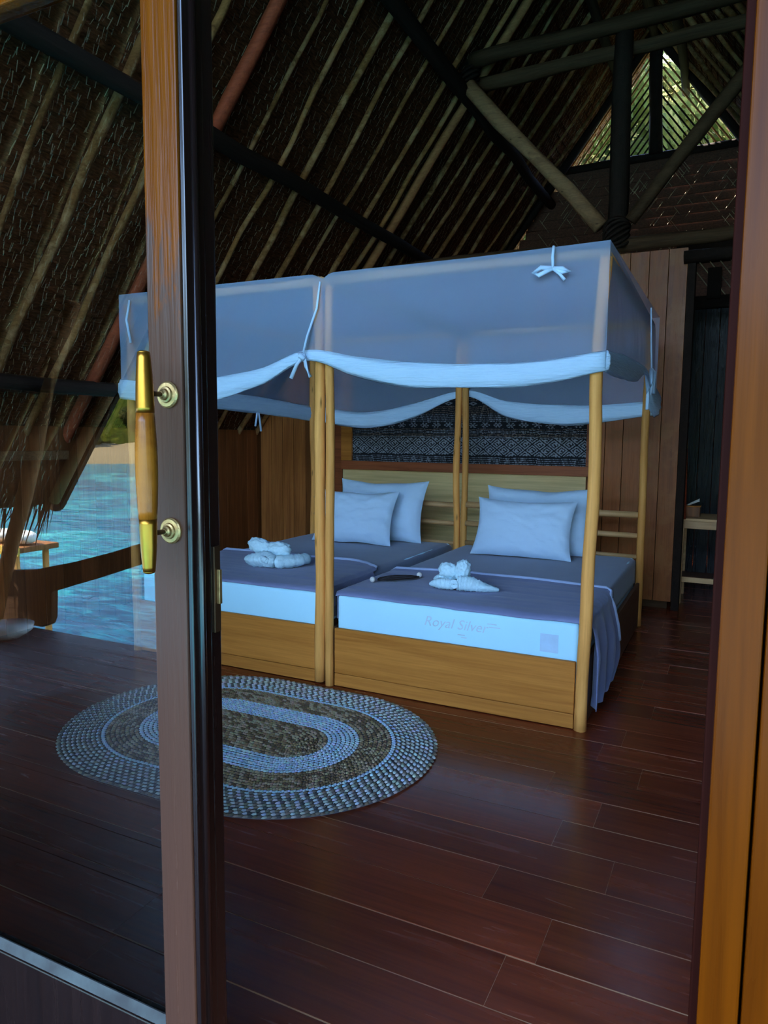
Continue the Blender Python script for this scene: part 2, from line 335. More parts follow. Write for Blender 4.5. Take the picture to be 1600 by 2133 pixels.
# weather skin above the courses, so no daylight passes between them
mb = MB()
for s in (-1, 1):
    q = [rp(-5.07, Y0, -.04, s), rp(XR, Y0, -.04, s), rp(XR, Y1, -.04, s), rp(-5.07, Y1, -.04, s)]; q2 = [rp(-5.07, Y0, -.12, s), rp(XR, Y0, -.12, s), rp(XR, Y1, -.12, s), rp(-5.07, Y1, -.12, s)]
    mb.add(q + q2, [(0, 1, 2, 3), (4, 5, 6, 7), (0, 1, 5, 4), (1, 2, 6, 5), (2, 3, 7, 6), (3, 0, 4, 7)])
tag(mb.build('thatch_backing', M['thatch'], ce))
mb = MB()
for s in (-1, 1):
    for i in [k * .5 for k in range(NC * 2)]:
        y = Y0 + R(0, .07)
        while y < Y1:
            y += R(.055, .1)
            if random.random() < .12: continue
            x = XR - (i + R(.40, .55)) * CS * CN; L = R(.03, .065); dy = R(-.012, .012); w = R(.0016, .0032)
            a = rp(x, y, .03, s); b = rp(x - L * CN, y + dy, .034, s); e = Vector((0, w, 0)); u = Vector((-s * SN * w * 1.5 * -1, 0, -CN * w * 1.5))
            mb.add([a - e, a + e, a + u, b - e, b + e, b + u], [(0, 1, 4, 3), (1, 2, 5, 4), (2, 0, 3, 5)])
            if random.random() < .45:
                c = b + Vector((0, R(-.03, .03), 0)); mb.add([b - e, b + u, c, c + e], [(0, 1, 2), (1, 3, 2)])
o = tag(mb.build('stitches', M['stitch'], ce), 'pale fibre stitches through the thatch', kind='stuff')
def pole(name, a, b, r, mat, parent, wob=.25, seg=.35, bend=.012, n=9, taper=.12, sd=None):
    a, b = Vector(a), Vector(b); m = max(3, int((b - a).length / seg)); sd = R(0, 99) if sd is None else sd
    pts = [a.lerp(b, i / m) + Vector((nz(i * seg * 1.5, sd), nz(i * seg * 1.5, sd + 9), nz(i * seg * 1.5, sd + 5))) * bend for i in range(m + 1)]
    rr = [r * (1 + taper * (.5 - i / m) + .06 * nz(i * 1.3, sd)) for i in range(m + 1)]
    return MB().tube(pts, rr, n, wob, sd).build(name, mat, parent, smooth=True)
ry = [-1.9, -1.57, -1.18, -.8, -.4, 0, .4, .8, 1.2, 1.6, 2.0, 2.4, 2.76, 3.12, 3.52, 4.245, 4.57, 4.91, 5.24, 5.58, 5.96, 6.27, 6.75, 7.0, 7.3, 7.65, 8.0, 8.35, 8.75, 9.1, 9.42]
for i, y in enumerate(ry):
    for s in (-1, 1):
        sk = .03 * nz(i * 7.7, s)
        pole('rafter', rp(-5.0, y + sk, .06, s), rp(XR - .02, y - sk, .06, s), R(.015, .028), M['rafter'], ce, bend=.03)
for y, mt, r in ((3.86, M['redwood'], .045), (6.42, M['orange'], .042), (-2.20, M['orange'], .045), (9.3, M['purlin'], .05)):
    for s in (-1, 1):
        o = pole('principal_rafter', rp(-5.02, y, .08, s), rp(XR, y, .08, s), r, mt, ce)
for x, r in ((-3.2, .055), (-2.4, .06), (-4.35, .05), (-1.55, .05)):
    for s in (-1, 1): pole('purlin', rp(x, Y0 + .1, .13, s), rp(x, Y1 - .1, .13, s), r, M['purlin'], ce, seg=.6, bend=.03)
pole('ridge_pole', (XR, Y0 + .1, ZR - .16), (XR, Y1 - .1, ZR - .16), .06, M['purlin'], ce)
# barge boards at the front and back rakes; loose fringe below the eave
for s in (-1, 1):
    for y in (Y0 - .04,):
        P = [rp(-5.06, 0, .09, s), rp(XR, 0, .09, s), rp(XR, 0, -.12, s), rp(-5.06, 0, -.12, s)]
        a = (P[0] + P[3]) / 2; d = (P[0] - P[1]).normalized(); rr = (P[0] - P[3]).length / 2; nn = (P[0] - P[3]).normalized()
        arc = [a + nn * rr * math.cos(w) + d * rr * math.sin(w) for w in [math.pi * k / 8 for k in range(9)]]
        MB().prism([(q.x, q.z) for q in [P[2], P[1]] + arc], 1, y - .02, y + .02).build('barge_board', M['log'], ce)
mb = MB()
for k in range(420):
    y = R(Y0, Y1 if k % 4 == 0 else 1); x = R(-5.12, -4.98); L = R(.10, .42); a = rp(x, y, .01); b = a + Vector((-L * .45 + R(-.05, .05), R(-.06, .06), -L)); e = Vector((0, R(.006, .016), 0)); h = Vector((.004, 0, 0))
    mb.add([a - e, a + e, b, a + h], [(0, 1, 2), (1, 3, 2), (3, 0, 2)])
tag(mb.build('thatch_fringe', M['thatch'], ce), 'ragged thatch ends hanging below the eave', kind='stuff')
# ---------------------------------------------------------------- walls
def plank(parent, xs, y0, y1, zb, topf, mat, name='plank', gap=.0022):
    for a, b in zip(xs[:-1], xs[1:]):
        d = R(0, .004)
        MB().prism([(a + gap, zb), (b - gap, zb), (b - gap, topf(b)), (a + gap, topf(a))], 1, y0 - d, y1).build(name, mat, parent, bevel=.0015, seg=1)
wb = thing('wall_back', None, None, (-2.5, YB, 0), kind='structure')
PX = [-4.54, -4.40, -4.261, -4.123, -3.977, -3.80, -3.62]
topf = lambda x: min(2.90, roofz(x) - .07)
plank(wb, PX, YB, YB + .03, .05, topf, M['plank'])
plank(wb, [-3.62, -3.53], YB - .02, YB + .03, .05, topf, M['frame'], 'corner_post')
xs = [-3.53 + (2.39 / 14) * i for i in range(15)]; plank(wb, xs, YB + .005, YB + .03, .05, topf, M['plank_y'])
plank(wb, [-1.14, -1.00, -.856, -.708, -.562, -.42], YB, YB + .03, .07, lambda x: 2.92, M['plank_r'])
plank(wb, [-4.54, -3.7, -2.9, -2.1, -1.3, -.45], YB + .05, YB + .1, 0, lambda x: min(2.85, roofz(x) - .1), M['log'], 'stud_panel')
MB().box(-.42, -.36, YB - .01, YB + .12, 0, 2.9).build('corner_post', M['purlin'], wb, bevel=.004)
# headboard panel and textile
hp = tag(MB().box(-3.52, -1.14, YB - .035, YB - .004, .15, 1.125).build('headboard_panel', M['panel'], bevel=.003), 'pale polished wooden headboard panel under the framed textile', 'headboard', None)
tx = thing('framed_textile', 'long framed black and grey woven ikat textile on the plank wall', 'wall hanging', (-2.3, YB - .03, 1.1))
TX0, TX1, TZ0, TZ1 = -3.40, -1.14, 1.175, 2.0
NX, NZ = 400, 146
def ik(u, v):                                  # u metres along, v metres up from the lower frame
    def hsh(a, b): return (math.sin(a * 12.9898 + b * 78.233) * 43758.5453) % 1
    d = (.014, .015, .019); g = (.26, .27, .29); br = (.22, .16, .12)
    vv = v + .003 * math.sin(u * 17) + .002 * math.sin(u * 41)
    def stripes(lo, hi, per, ph, c, lim=.45):
        k = (vv - lo) / per; 
        if (k % 1) < .42:
            return c if (math.sin((u + hsh(int(k), ph) * .01) * 2 * math.pi / .0135) > -lim + .5 * math.sin(u * 2 * math.pi / .075)) else d
        return d
    if vv < .07: return stripes(0, .07, .0175, 1, g)
    if .078 < vv < .232:                       # hooked diamonds
        P = .128; p = (u / P); q = (vv - .078) / .154 * 1.5
        a = p + q; b = p - q
        fa = a % 1 - .5; fb = b % 1 - .5; m = max(abs(fa), abs(fb))
        if m > .435: return d
        if .21 < m < .315 and not (fa > 0 and abs(fb) < .10 and (int(a) + int(b)) % 2 == 0 or fa < 0 and abs(fb) < .10 and (int(a) + int(b)) % 2): return d
        if m < .08: return d
        if .08 <= m <= .21 and abs(fa) < .06 and fb > 0: return d
        return tuple(x * (.85 + .3 * hsh(int(u * 200), int(v * 200))) for x in g)
    if .07 <= vv <= .078 or .232 <= vv < .246: return g if (u / .011) % 1 < .6 and vv > .236 else d
    if .246 <= vv < .32: return stripes(.25, .32, .0145, 2, g if .27 < vv < .30 else br)
    if .325 <= vv < .375:                      # flower row
        k = (u % .118) - .059; h = (vv - .35); r = math.hypot(k / 1.9, h); an = math.atan2(h, k / 1.9)
        if abs(k) < .042 and r < .0225 and (math.cos(an * 6) > .0 if r > .010 else True) and not (.0075 < r < .0105): return tuple(x * .85 for x in g)
        return d
    if vv < .52: return stripes(.38, .52, .0165, 3, br if (vv > .45) else g)
    if vv < .57:
        k = (u % .118) - .059; return g if abs(abs(k) * .4 + abs(vv - .545) - .012) < .005 else d
    return stripes(.57, .8, .017, 4, br)
cols = []
def txf(u, v): 
    x = TX0 + (TX1 - TX0) * u; z = TZ0 + (TZ1 - TZ0) * v; return (x, YB - .05 + .004 * nz(x * 5, z * 7), z)
mb = MB().grid(txf, NX, NZ)
for j in range(NZ):
    for i in range(NX): cols.append(ik((i + .5) / NX * (TX1 - TX0), (j + .5) / NZ * (TZ1 - TZ0)))
me = bpy.data.meshes.new('cloth'); me.from_pydata([(a - tx.location.x, b - tx.location.y, c - tx.location.z) for a, b, c in mb.v], [], mb.f); me.materials.append(M['ikat'])
o = bpy.data.objects.new('cloth', me); C.objects.link(o); o.parent = tx; facecol(o, cols)
MB().box(TX0 - .12, TX1 + .03, YB - .075, YB - .04, TZ0 - .085, TZ0).build('frame_rail', M['frame'], tx, bevel=.004)
MB().box(TX0 - .12, TX1 + .03, YB - .075, YB - .04, TZ1, TZ1 + .08).build('frame_rail', M['frame'], tx, bevel=.004)
MB().box(TX0 - .12, TX0, YB - .075, YB - .04, TZ0 + .001, TZ1 - .001).build('frame_rail', M['bed'], tx, bevel=.004)
MB().box(TX1, TX1 + .03, YB - .075, YB - .04, TZ0 + .001, TZ1 - .001).build('frame_rail', M['frame'], tx, bevel=.004)
MB().box(TX0 - .11, TX1 + .02, YB - .04, YB - .034, TZ0 - .04, TZ1 + .04).build('backing_board', M['purlin'], tx)
# low side walls (planks stood along the eave)
for nm, X, sg in (('wall_left', XW, -1), ('wall_right', 2 * XR - XW, 1)):
    w = thing(nm, None, None, (X, 4, 0), kind='structure')
    y = .97
    while y < 9.45:
        b = min(y + .165, 9.48); a0, a1 = (X - .03, X) if sg < 0 else (X, X + .03)
        MB().prism([(a0, y + .002), (a1, y + .002), (a1, b - .002), (a0, b - .002)], 2, -.03, 1.47).build('plank', M['plank_y'], w, bevel=.0015, seg=1); y = b
    MB().box(min(X, X - sg * .05), max(X, X - sg * .05), .97, 3.82, 1.225, 1.29).build('rail', M['brace'], w)
    MB().box(X - .05 if sg < 0 else X + .03, X - .03 if sg < 0 else X + .05, .97, 9.48, -.03, 1.44).build('lining', M['log'], w)
# gable wall beyond: woven panels, sill, lattice
gb = thing('wall_gable', 'reddish woven palm gable wall with an open slat triangle above', 'wall', (XR, YG, 0), kind='structure')
z = 0.0; SILL = 4.77
while z < SILL:
    z2 = min(z + .11, SILL); xl = max(XW, (z - K0) / TZ + .05) + (.11 if 3.6 < z < 4.0 or z > 4.5 else .05); xr = 2 * XR - xl; n = 30
    def fn(u, v): 
        x = xl + (xr - xl) * u; return (x, YG - .02 * (1 - v) + .006 * nz(x * 9, z * 5), z + (z2 - z + .02) * v)
    MB().shell(fn, n, 1, .012).build('woven_course', M['weave'], gb); z = z2
mb = MB()
for k in range(420):
    z = R(2.3, 4.7); xl = (z - K0) / TZ; x = R(xl + .1, 2 * XR - xl - .1); s = random.choice((-1, 1)); L = R(.08, .22)
    mb.tube([(x, YG - .035, z), (x + s * L * CN, YG - .035, z - L * SN)], .003, 4, cap=False)
tag(mb.build('diagonal_strips', M['stitch'], gb), 'thin diagonal cane strips', kind='stuff')
pole('sill_pole', (-2.25, YG - .03, SILL - .02), (.05, YG - .03, SILL + .02), .045, M['purlin'], gb)
for s in (-1, 1):                                 # slats parallel to each slope
    k = 0; d = .075
    while d < 1.6:
        xt = XR; zt = ZR - d / CN
        if zt < SILL: break
        xb = (SILL - zt) / TZ + XR
        a = Vector((xb, YG, SILL)); b = Vector((XR, YG, zt))
        if s > 0: a.x = 2 * XR - a.x
        MB().tube([a, b], .011, 6).build('slat', M['orange' if d < .3 else 'purlin'], gb); d += .062  # slats nearest the slope in orange: sunlit tone painted on, the rest dark
# passage wall of black boards, with lattice above
bw = thing('wall_passage', 'black varnished board wall behind the small table', 'wall', (.3, 7.72, 0), kind='structure')
plank(bw, [-.62, -.46, -.33, -.20, -.04, .12, .28, .44, .6, .8, 1.0, 1.2], 7.7, 7.74, 0, lambda x: 2.66, M['black'])
MB().box(-.62, 1.2, 7.66, 7.76, 2.66, 2.78).build('beam', M['purlin'], bw, bevel=.01)
MB().box(-.62, 1.2, 7.66, 7.76, 3.1, 3.3).build('beam', M['purlin'], bw, bevel=.01)
MB().box(-.62, -.47, 7.6, 7.70, 0, 3.1).build('post', M['purlin'], bw, bevel=.01)
z = 2.78
while z < 3.1: MB().box(-.5, 1.2, 7.72, 7.74, z, z + .075, Matrix.Rotation(0, 4, 'X')).build('woven_course', M['weave'], bw); z += .08
for k in range(11):
    x = -.5 + k * .09; MB().tube([(x, 7.695, 3.1), (x + .24, 7.695, 2.78)], .005, 5).build('cane_strip', M['stitch'], bw)
MB().box(-.33, -.21, 7.62, 7.68, 2.74, 3.03).build('hung_board', M['purlin'], bw, bevel=.006)
# wall above/around the glazed front: header and side posts (outside the frame)
MB().box(-4.5, 2.3, .86, .99, 2.32, 2.47).build('trim_2', M['purlin'], bevel=.01).__setitem__('kind', 'structure')
# ---------------------------------------------------------------- truss in the plane of the back wall
TB = YB - .02
tr = thing('roof_truss', 'log roof truss with twin collar poles, V braces and king posts', 'beam', (XR, TB, 2.9))
pole('collar_pole', (-2.35, TB - .06, 4.64), (.25, TB - .06, 4.68), .062, M['log'], tr, bend=.03)
pole('collar_pole', (-2.22, TB + .07, 4.50), (.25, TB + .07, 4.56), .055, M['log'], tr, bend=.03)
pole('brace', (-2.24, TB - .10, 4.42), (-1.08, TB - .10, 3.12), .062, M['brace'], tr, bend=.02, n=12)
pole('brace', (.08, TB - .10, 4.30), (-.86, TB - .10, 3.14), .055, M['log'], tr, bend=.02, n=12)
pole('king_post', (-.97, TB, 2.95), (-.97, TB, 4.7), .075, M['purlin'], tr)
pole('short_post', (-1.05, YG - .08, 4.78), (-1.10, YG - .08, 6.1), .075, M['purlin'], tr, bend=.005)
pole('tie_beam', (-3.42, TB + .02, 2.96), (2 * XR + 3.42, TB + .02, 3.02), .06, M['log'], tr, bend=.03)
pole('wall_plate', (-.45, TB, 2.84), (2.1, TB, 2.86), .05, M['purlin'], tr, bend=.01)
for c in ((-.97, TB, 3.06), (-2.28, TB, 4.55)):
    mb = MB()
    for k in range(7):
        a = k * .5; mb.tube([Vector(c) + Vector((math.cos(w) * .10, math.sin(w) * .10 - .02, math.sin(w + a) * .06 + (k - 3) * .018)) for w in [2 * math.pi * i / 14 for i in range(15)]], .012, 5)
    mb.ball(c, .09, wob=.2); mb.build('rope_lashing', M['purlin'], tr, smooth=True)

# ---------------------------------------------------------------- beds
XL0, XL1 = -3.49, -2.085
BX, BY, BW, BL, BH = -2.018, 3.454, 1.407, 2.204, 2.25
def bed(x0, x1, label, lab_left):
    b = thing('canopy_bed', label, 'bed', ((x0 + x1) / 2, BY + BL / 2, 0), 'canopy beds')
    lean = {0: 0, 1: 0}
    for i, (x, y) in enumerate(((x0, BY), (x1, BY), (x0, BY + BL), (x1, BY + BL))):
        tx_ = x + (.032 if (x == x1 and x1 > -1 and y < 4) else 0) + (-.020 if (x == x1 and x1 < -1 and y < 4) else 0) - (.006 if x == x0 else 0)
        r = .030 if y < 4 else .027
        if y < 4 and x in (BX, XL1): r = .025 if x == BX else .030
        if y > 4 and x1 > -1 and x == x1: r = .028
        pole('post', (x, y, 0), (tx_, y, BH - .015), r, M['pole'], b, wob=.10, seg=.12, bend=.020, n=14, taper=.05)
    for a, c in (((x0, BY, BH), (x1 + (.03 if x1 > -1 else 0), BY, BH)), ((x0, BY + BL, BH), (x1, BY + BL, BH)), ((x0, BY, BH), (x0, BY + BL, BH)), ((x1 + (.03 if x1 > -1 else 0), BY, BH), (x1, BY + BL, BH))):
        pole('top_rail', a, c, .028, M['rail'], b, wob=.15, seg=.25, bend=.008)
    fy = BY
    MB().box(x0 + .032, x1 - .032, fy - .012, fy + .012, .078, .338).build('footboard', M['bed'], b, bevel=.004)
    MB().box(x0 + .032, x1 - .032, fy - .012, fy + .012, .004, .076).build('footboard', M['bed'], b, bevel=.003)
    for x in (x0, x1): 
        MB().box(x - .012, x + .012, BY + .03, BY + BL - .03, .004, .335).build('side_board', M['bed_shaded'], b, bevel=.003)
    MB().box(x0 + .03, x1 - .03, BY + BL - .012, BY + BL + .012, .004, .42).build('back_board', M['bed_shaded'], b, bevel=.003)
    for z, h in ((.845, .042), (.69, .036), (.525, .03)):
        pole('head_rail', (x0 + .02, BY + BL, z + .012), (x1 - .02, BY + BL, z), h / 1.6, M['rail'], b, wob=.2, seg=.25, bend=.01)
    MB().box(x0 + .014, x1 - .014, BY + .014, BY + BL - .014, .15, .19).build('slat_base', M['bed_shaded'], b)
    return b
bed(BX, BX + BW, 'wooden four-poster bed on the right, pale pole posts and golden footboard', 0)
bed(XL0, XL1, 'wooden four-poster bed on the left, partly behind the door stile', 1)
def rbox(x0, x1, y0, y1, z0, z1, r, puff=0, n=(40, 60), open_bottom=False, wr=0):
    pass
MT = .525
def matt(x0, x1, tagged):
    m = thing('mattress', 'white mattress on the %s bed under a grey fitted sheet' % tagged, 'mattress', ((x0 + x1) / 2, BY + BL / 2, .19), 'mattresses')
    a, b, c, d = x0 + .028, x1 - .028, BY + .022, BY + BL - .03
    o = MB().box(a, b, c, d, .192, MT).build('core', M['cover'], m, smooth=True, bevel=.028, seg=5)
    # fitted sheet: cap over top, sides and head
    def fn(u, v):
        y = c + .03 + (d + .006 - c - .03) * v; hw = (b - a) / 2 + .006; side = .19; tot = 2 * hw + 2 * side; s = u * tot; rr = .04
        if s < side: x, z = a - .006, MT + .006 - side + s
        elif s > tot - side: x, z = b + .006, MT + .006 - (s - (tot - side))
        else: x, z = a - .006 + (s - side), MT + .006
        e = min(x - (a - .006), (b + .006) - x)
        if e < rr and z > MT: z -= rr - math.sqrt(max(0, rr * rr - (rr - e) ** 2)); 
        z -= .03 * max(0, (v - .97) / .03) ** 2
        z += .004 * nz(x * 3, y * 2.5) + .002 * nz(x * 9, y * 7)
        return (x, y, z)
    MB().shell(fn, 60, 60, .003).build('fitted_sheet', M['fitted'], m, smooth=True)
    return m, a, b, c
mR, ma, mb_, mc = matt(BX, BX + BW, 'right')
mL, la, lb, lc = matt(XL0, XL1, 'left')
# printing on the foot of the right mattress
def text(body, x, y, z, size, mat, parent, name, shear=.3):
    cu = bpy.data.curves.new('t', 'FONT'); cu.body = body; cu.size = size; cu.shear = shear; cu.extrude = .0006; cu.resolution_u = 3
    o = bpy.data.objects.new('t', cu); C.objects.link(o); dg = bpy.context.evaluated_depsgraph_get(); me = bpy.data.meshes.new_from_object(o.evaluated_get(dg)); bpy.data.objects.remove(o)
    me.materials.clear(); me.materials.append(mat); q = bpy.data.objects.new(name, me); C.objects.link(q); q.parent = parent; q.rotation_euler = (math.pi / 2, 0, 0); q.location = Vector((x, y, z)) - parent.location
    return q
yf = BY + .0215
text('Royal Silver', -1.455, yf, .415, .075, M['print'], mR, 'lettering')
for k, (x, z, w) in enumerate(((-1.10, .462, .05), (-1.09, .446, .06), (-1.26, .385, .04), (-1.24, .372, .03))): MB().box(x, x + w, yf - .0005, yf + .002, z, z + .005).build('small_print', M['print'], mR)
MB().box(-.825, -.735, yf - .001, yf + .002, .36, .452).build('label_patch', M['label'], mR)
# throws laid over the feet of the beds
def throw(x0, x1, hang_r, hang_l, back, label):
    top = MT + .022; r = .035; wdt = x1 - x0
    def fn(u, v):
        tot = hang_l + wdt + hang_r; s = u * tot
        xm = x0 + max(0, min(wdt, s - hang_l)); yb = back(max(0, min(1, (xm - x0) / wdt)))
        if s < hang_l: x = x0; z = top - (hang_l - s); side = -1; dd = hang_l - s
        elif s > hang_l + wdt: x = x1; dd = s - hang_l - wdt; z = top - dd; side = 1
        else: x, z, dd, side = xm, top, 0, 0
        y0_ = BY + .012
        if side == 1:
            y0_ = BY + .075 * min(1, dd / .06) + .012; yb = 4.13 + .20 * min(1, dd / .35) - .35 * max(0, (dd - .42) / .1) * 1
            yb -= .10 * max(0, dd - .40) / .12
            x += .006 + .012 * min(1, dd / .1) + (.018 * math.sin(v * 19 + dd * 4) + .012 * nz(v * 9, dd * 2) + .014) * min(1, dd / .2)
        if side == -1: y0_ = BY + .05
        e = min(xm - x0, x1 - xm)
        if side == 0 and e < r: z -= (r - math.sqrt(max(0, r * r - (r - e) ** 2))) * .9
        y = y0_ + (yb - y0_) * v
        if side == 0:
            z += .006 * nz(x * 1.6, y * 20) + .004 * nz(x * 6 + 3, y * 9)
            if v < .06: z -= .022 * (1 - v / .06) ** 2
            if v > .93: z += .006 * math.sin((v - .93) / .07 * math.pi)
        else: y += .01 * nz(dd * 5, v * 3)
        return (x, y, z)
    o = MB().shell(fn, 90, 60, .004).build('throw', M['throw'], smooth=True)
    e = [Vector(fn(k / 60, .985)) + Vector((0, .006, .003)) for k in range(3, 56)]
    h = MB().tube(e, .011, 8, .3, 4).build('folded_edge', M['hem'], None, True); h.parent = o; h.matrix_parent_inverse = Matrix.Translation(-o.location)
    return tag(o, label, 'throw', 'throws at the foot of the beds')
throw(BX + .012, BX + BW + .012, .475, .17, lambda u: 4.24 + .09 * math.sin(min(1, u * 1.3) * 2.2) - .15 * max(0, u - .6), 'lilac grey throw on the right bed, hanging down its side to the floor')
throw(XL0 + .012, XL1 - .018, .12, .10, lambda u: 4.34 + .03 * math.sin(u * 3) - .12 * max(0, u - .85) / .15, 'lilac grey throw over the foot of the left bed')
# pillows
def pillow(cx, y, w, h, t_, lean, label, sd, rz=0):
    Mx = Matrix.Translation((cx, y, MT + .012)) @ Matrix.Rotation(rz, 4, 'Z') @ Matrix.Rotation(-lean, 4, 'X')
    def side(sg):
        def fn(u, v):
            a, b = 2 * u - 1, 2 * v - 1
            px = a * (1 - .085 * (1 - b * b)) ; pz = b * (1 - .13 * (1 - a * a) * (1 if b > 0 else .3))
            th = (max(0, 1 - a ** 4) * max(0, 1 - b ** 4)) ** .55
            edge = 1 - min(1, min(1 - abs(a), 1 - abs(b)) * 5)
            cr = .016 * nz(a * 3 + sd, b * 3, 1) + .010 * abs(nz(a * 4 + b * 5 + sd, b * 3 - a * 2)) * 1.6 + .012 * nz(a * 16 + sd, b * 4, 2) * edge + .012 * nz(a * 4 + sd, b * 16, 3) * edge
            d = sg * (t_ * th * (1 + .12 * nz(a * 1.5 + sd, b * 1.5)) + .0015) + cr * (th ** .4)
            return Mx @ Vector((px * w / 2, d, (pz + 1) * h / 2 + .01 * nz(a * 2 + sd, 7) * b))
        return fn
    mb = MB().grid(side(1), 44, 32); mb.grid(side(-1), 44, 32)
    o = mb.build('pillow', M['sheet'], smooth=True); bm = bmesh.new(); bm.from_mesh(o.data); bmesh.ops.remove_doubles(bm, verts=bm.verts, dist=.0025); bmesh.ops.recalc_face_normals(bm, faces=bm.faces); bm.to_mesh(o.data); bm.free(); o.data.shade_smooth()
    return tag(o, label, 'pillow', 'pillows on the beds')
pillow(-1.395, 5.13, .76, .46, .085, .42, 'front white pillow leaning on the right bed', 1)
pillow(-1.36, 5.40, .84, .52, .085, .30, 'rear white pillow standing behind another on the right bed', 5)
pillow(-2.83, 5.16, .74, .46, .085, .38, 'front white pillow on the left bed, seen behind the two posts', 9)
pillow(-2.72, 5.42, .84, .53, .085, .30, 'rear white pillow at the head of the left bed', 13)
# folded towel animals
def lobe(mb, c, r, sc, rz=0, ry=0, sd=0): mb.ball(c, r * 1.12, 36, 24, sc, Matrix.Rotation(rz, 3, 'Z') @ Matrix.Rotation(ry, 3, 'Y'), .22, 4.0, sd)
def roll(pts, rr, sd=0):
    m = []; n = 44; P = [Vector(p) for p in pts]
    for i in range(n + 1):
        f = i / n * (len(P) - 1); k = min(int(f), len(P) - 2); q = f - k; p0, p1, p2, p3 = P[max(k - 1, 0)], P[k], P[k + 1], P[min(k + 2, len(P) - 1)]
        m.append(.5 * ((2 * p1) + (p2 - p0) * q + (2 * p0 - 5 * p1 + 4 * p2 - p3) * q * q + (3 * p1 - p0 - 3 * p2 + p3) * q ** 3))
    rad = [np.interp(i / n * (len(rr) - 1), range(len(rr)), rr) * (1 + .10 * math.sin(i * 2.1 + sd) * (i % 2)) for i in range(n + 1)]
    return MB().tube(m, rad, 20, .30, sd)
TT = MT + .024
tl_ = thing('towel_animal', 'folded white towel figure with a broad bow on the left bed', 'towel', (-2.72, 3.92, TT), 'folded towels')
roll([(-2.93, 3.90, TT + .035), (-2.84, 3.85, TT + .045), (-2.74, 3.85, TT + .055), (-2.66, 3.83, TT + .05)], [.02, .042, .055, .035], 2).build('left_leg', M['towel'], tl_, True).__setitem__('label', 'gathered left roll')
roll([(-2.75, 3.83, TT + .03), (-2.66, 3.87, TT + .045), (-2.58, 3.96, TT + .045), (-2.56, 4.06, TT + .045), (-2.63, 4.12, TT + .04)], [.02, .045, .045, .035, .02], 5).build('right_leg', M['towel'], tl_, True).__setitem__('label', 'curled right roll')
mb = MB(); lobe(mb, (-2.83, 3.93, TT + .125), .055, (1.7, .9, .85), 0, .25, 3); mb.build('bow_lobe', M['towel'], tl_, True)
mb = MB(); lobe(mb, (-2.70, 3.93, TT + .115), .055, (1.6, .9, .85), 0, -.1, 8); mb.build('bow_lobe', M['towel'], tl_, True)
roll([(-2.735, 3.80, TT + .085), (-2.715, 3.785, TT + .075), (-2.70, 3.80, TT + .06), (-2.715, 3.81, TT + .075)], [.008, .02, .022, .008], 1).build('rosette', M['towel'], tl_, True)
tr_ = thing('towel_animal', 'small folded white towel figure with curled nose on the right bed', 'towel', (-1.36, 3.80, TT), 'folded towels')
roll([(-1.55, 3.80, TT + .02), (-1.48, 3.78, TT + .035), (-1.40, 3.78, TT + .035)], [.012, .034, .03], 2).build('front_leg', M['towel'], tr_, True)
roll([(-1.56, 3.90, TT + .03), (-1.49, 3.86, TT + .045), (-1.42, 3.84, TT + .04)], [.014, .036, .03], 7).build('front_leg', M['towel'], tr_, True)
roll([(-1.38, 3.78, TT + .045), (-1.31, 3.80, TT + .04), (-1.23, 3.82, TT + .025), (-1.16, 3.86, TT + .012)], [.04, .04, .024, .010], 4).build('tail_roll', M['towel'], tr_, True)
mb = MB(); lobe(mb, (-1.45, 3.84, TT + .10), .045, (1.25, .9, .9), .2, .3, 3); mb.build('head_lobe', M['towel'], tr_, True)
mb = MB(); lobe(mb, (-1.37, 3.84, TT + .11), .048, (.85, .85, 1.15), -.2, .2, 6); mb.build('head_lobe', M['towel'], tr_, True)
mb = MB()
for k in range(3): mb.tube([(-1.385 + math.cos(w) * (.022 - k * .007), 3.745, TT + .045 + math.sin(w) * (.022 - k * .007)) for w in [i * math.pi / 6 for i in range(13)]], .006, 6)
mb.build('curled_nose', M['towel'], tr_, True)
# strap with two shell balls
st = thing('woven_strap', 'dark woven strap with a white shell ball at each end', 'strap', (-1.8, 3.9, TT), None)
def sf(u, v):
    x = -1.885 + (.17) * u; y = 3.79 + .22 * u; w = .075 * math.sin(math.pi * min(1, max(0, u))) ** .7 + .006
    return (x + (v - .5) * w * 1.5, y - (v - .5) * w * .5, TT + .008 + .008 * math.sin(math.pi * u) + .004 * nz(u * 4, v * 22))
MB().shell(sf, 20, 12, .004).build('band', M['straw'], st, True)
for k in range(5):
    MB().tube([tuple(Vector(sf(u / 10, k / 4)) + Vector((0, 0, .004))) for u in range(11)], .0025, 5).build('cord', M['purlin'], st)
for c in ((-1.905, 3.755, TT + .020), (-1.715, 4.02, TT + .020)): MB().ball(c, .017).build('shell_ball', M['shell'], st, True)
# ---------------------------------------------------------------- mosquito net
nt = thing('mosquito_net', 'white mosquito net draped over both beds, rolled up and tied', 'net', (-2.05, BY + BL / 2, 0))
NXL, NXR, NYF, NYB, NT_ = -3.525, -.552, BY - .046, BY + BL + .035, BH + .034
def interp(pts, x):
    xs = [p[0] for p in pts]; k = 0
    x = max(xs[0], min(xs[-1], x))
    while k < len(xs) - 2 and x > xs[k + 1]: k += 1
    q = (x - xs[k]) / (xs[k + 1] - xs[k]); p = [pts[min(max(k + d, 0), len(pts) - 1)] for d in (-1, 0, 1, 2)]
    out = []
    for c in range(1, len(pts[0])):
        p0, p1, p2, p3 = (w[c] for w in p); out.append(.5 * (2 * p1 + (p2 - p0) * q + (2 * p0 - 5 * p1 + 4 * p2 - p3) * q * q + (3 * p1 - p0 - 3 * p2 + p3) * q ** 3))
    return out
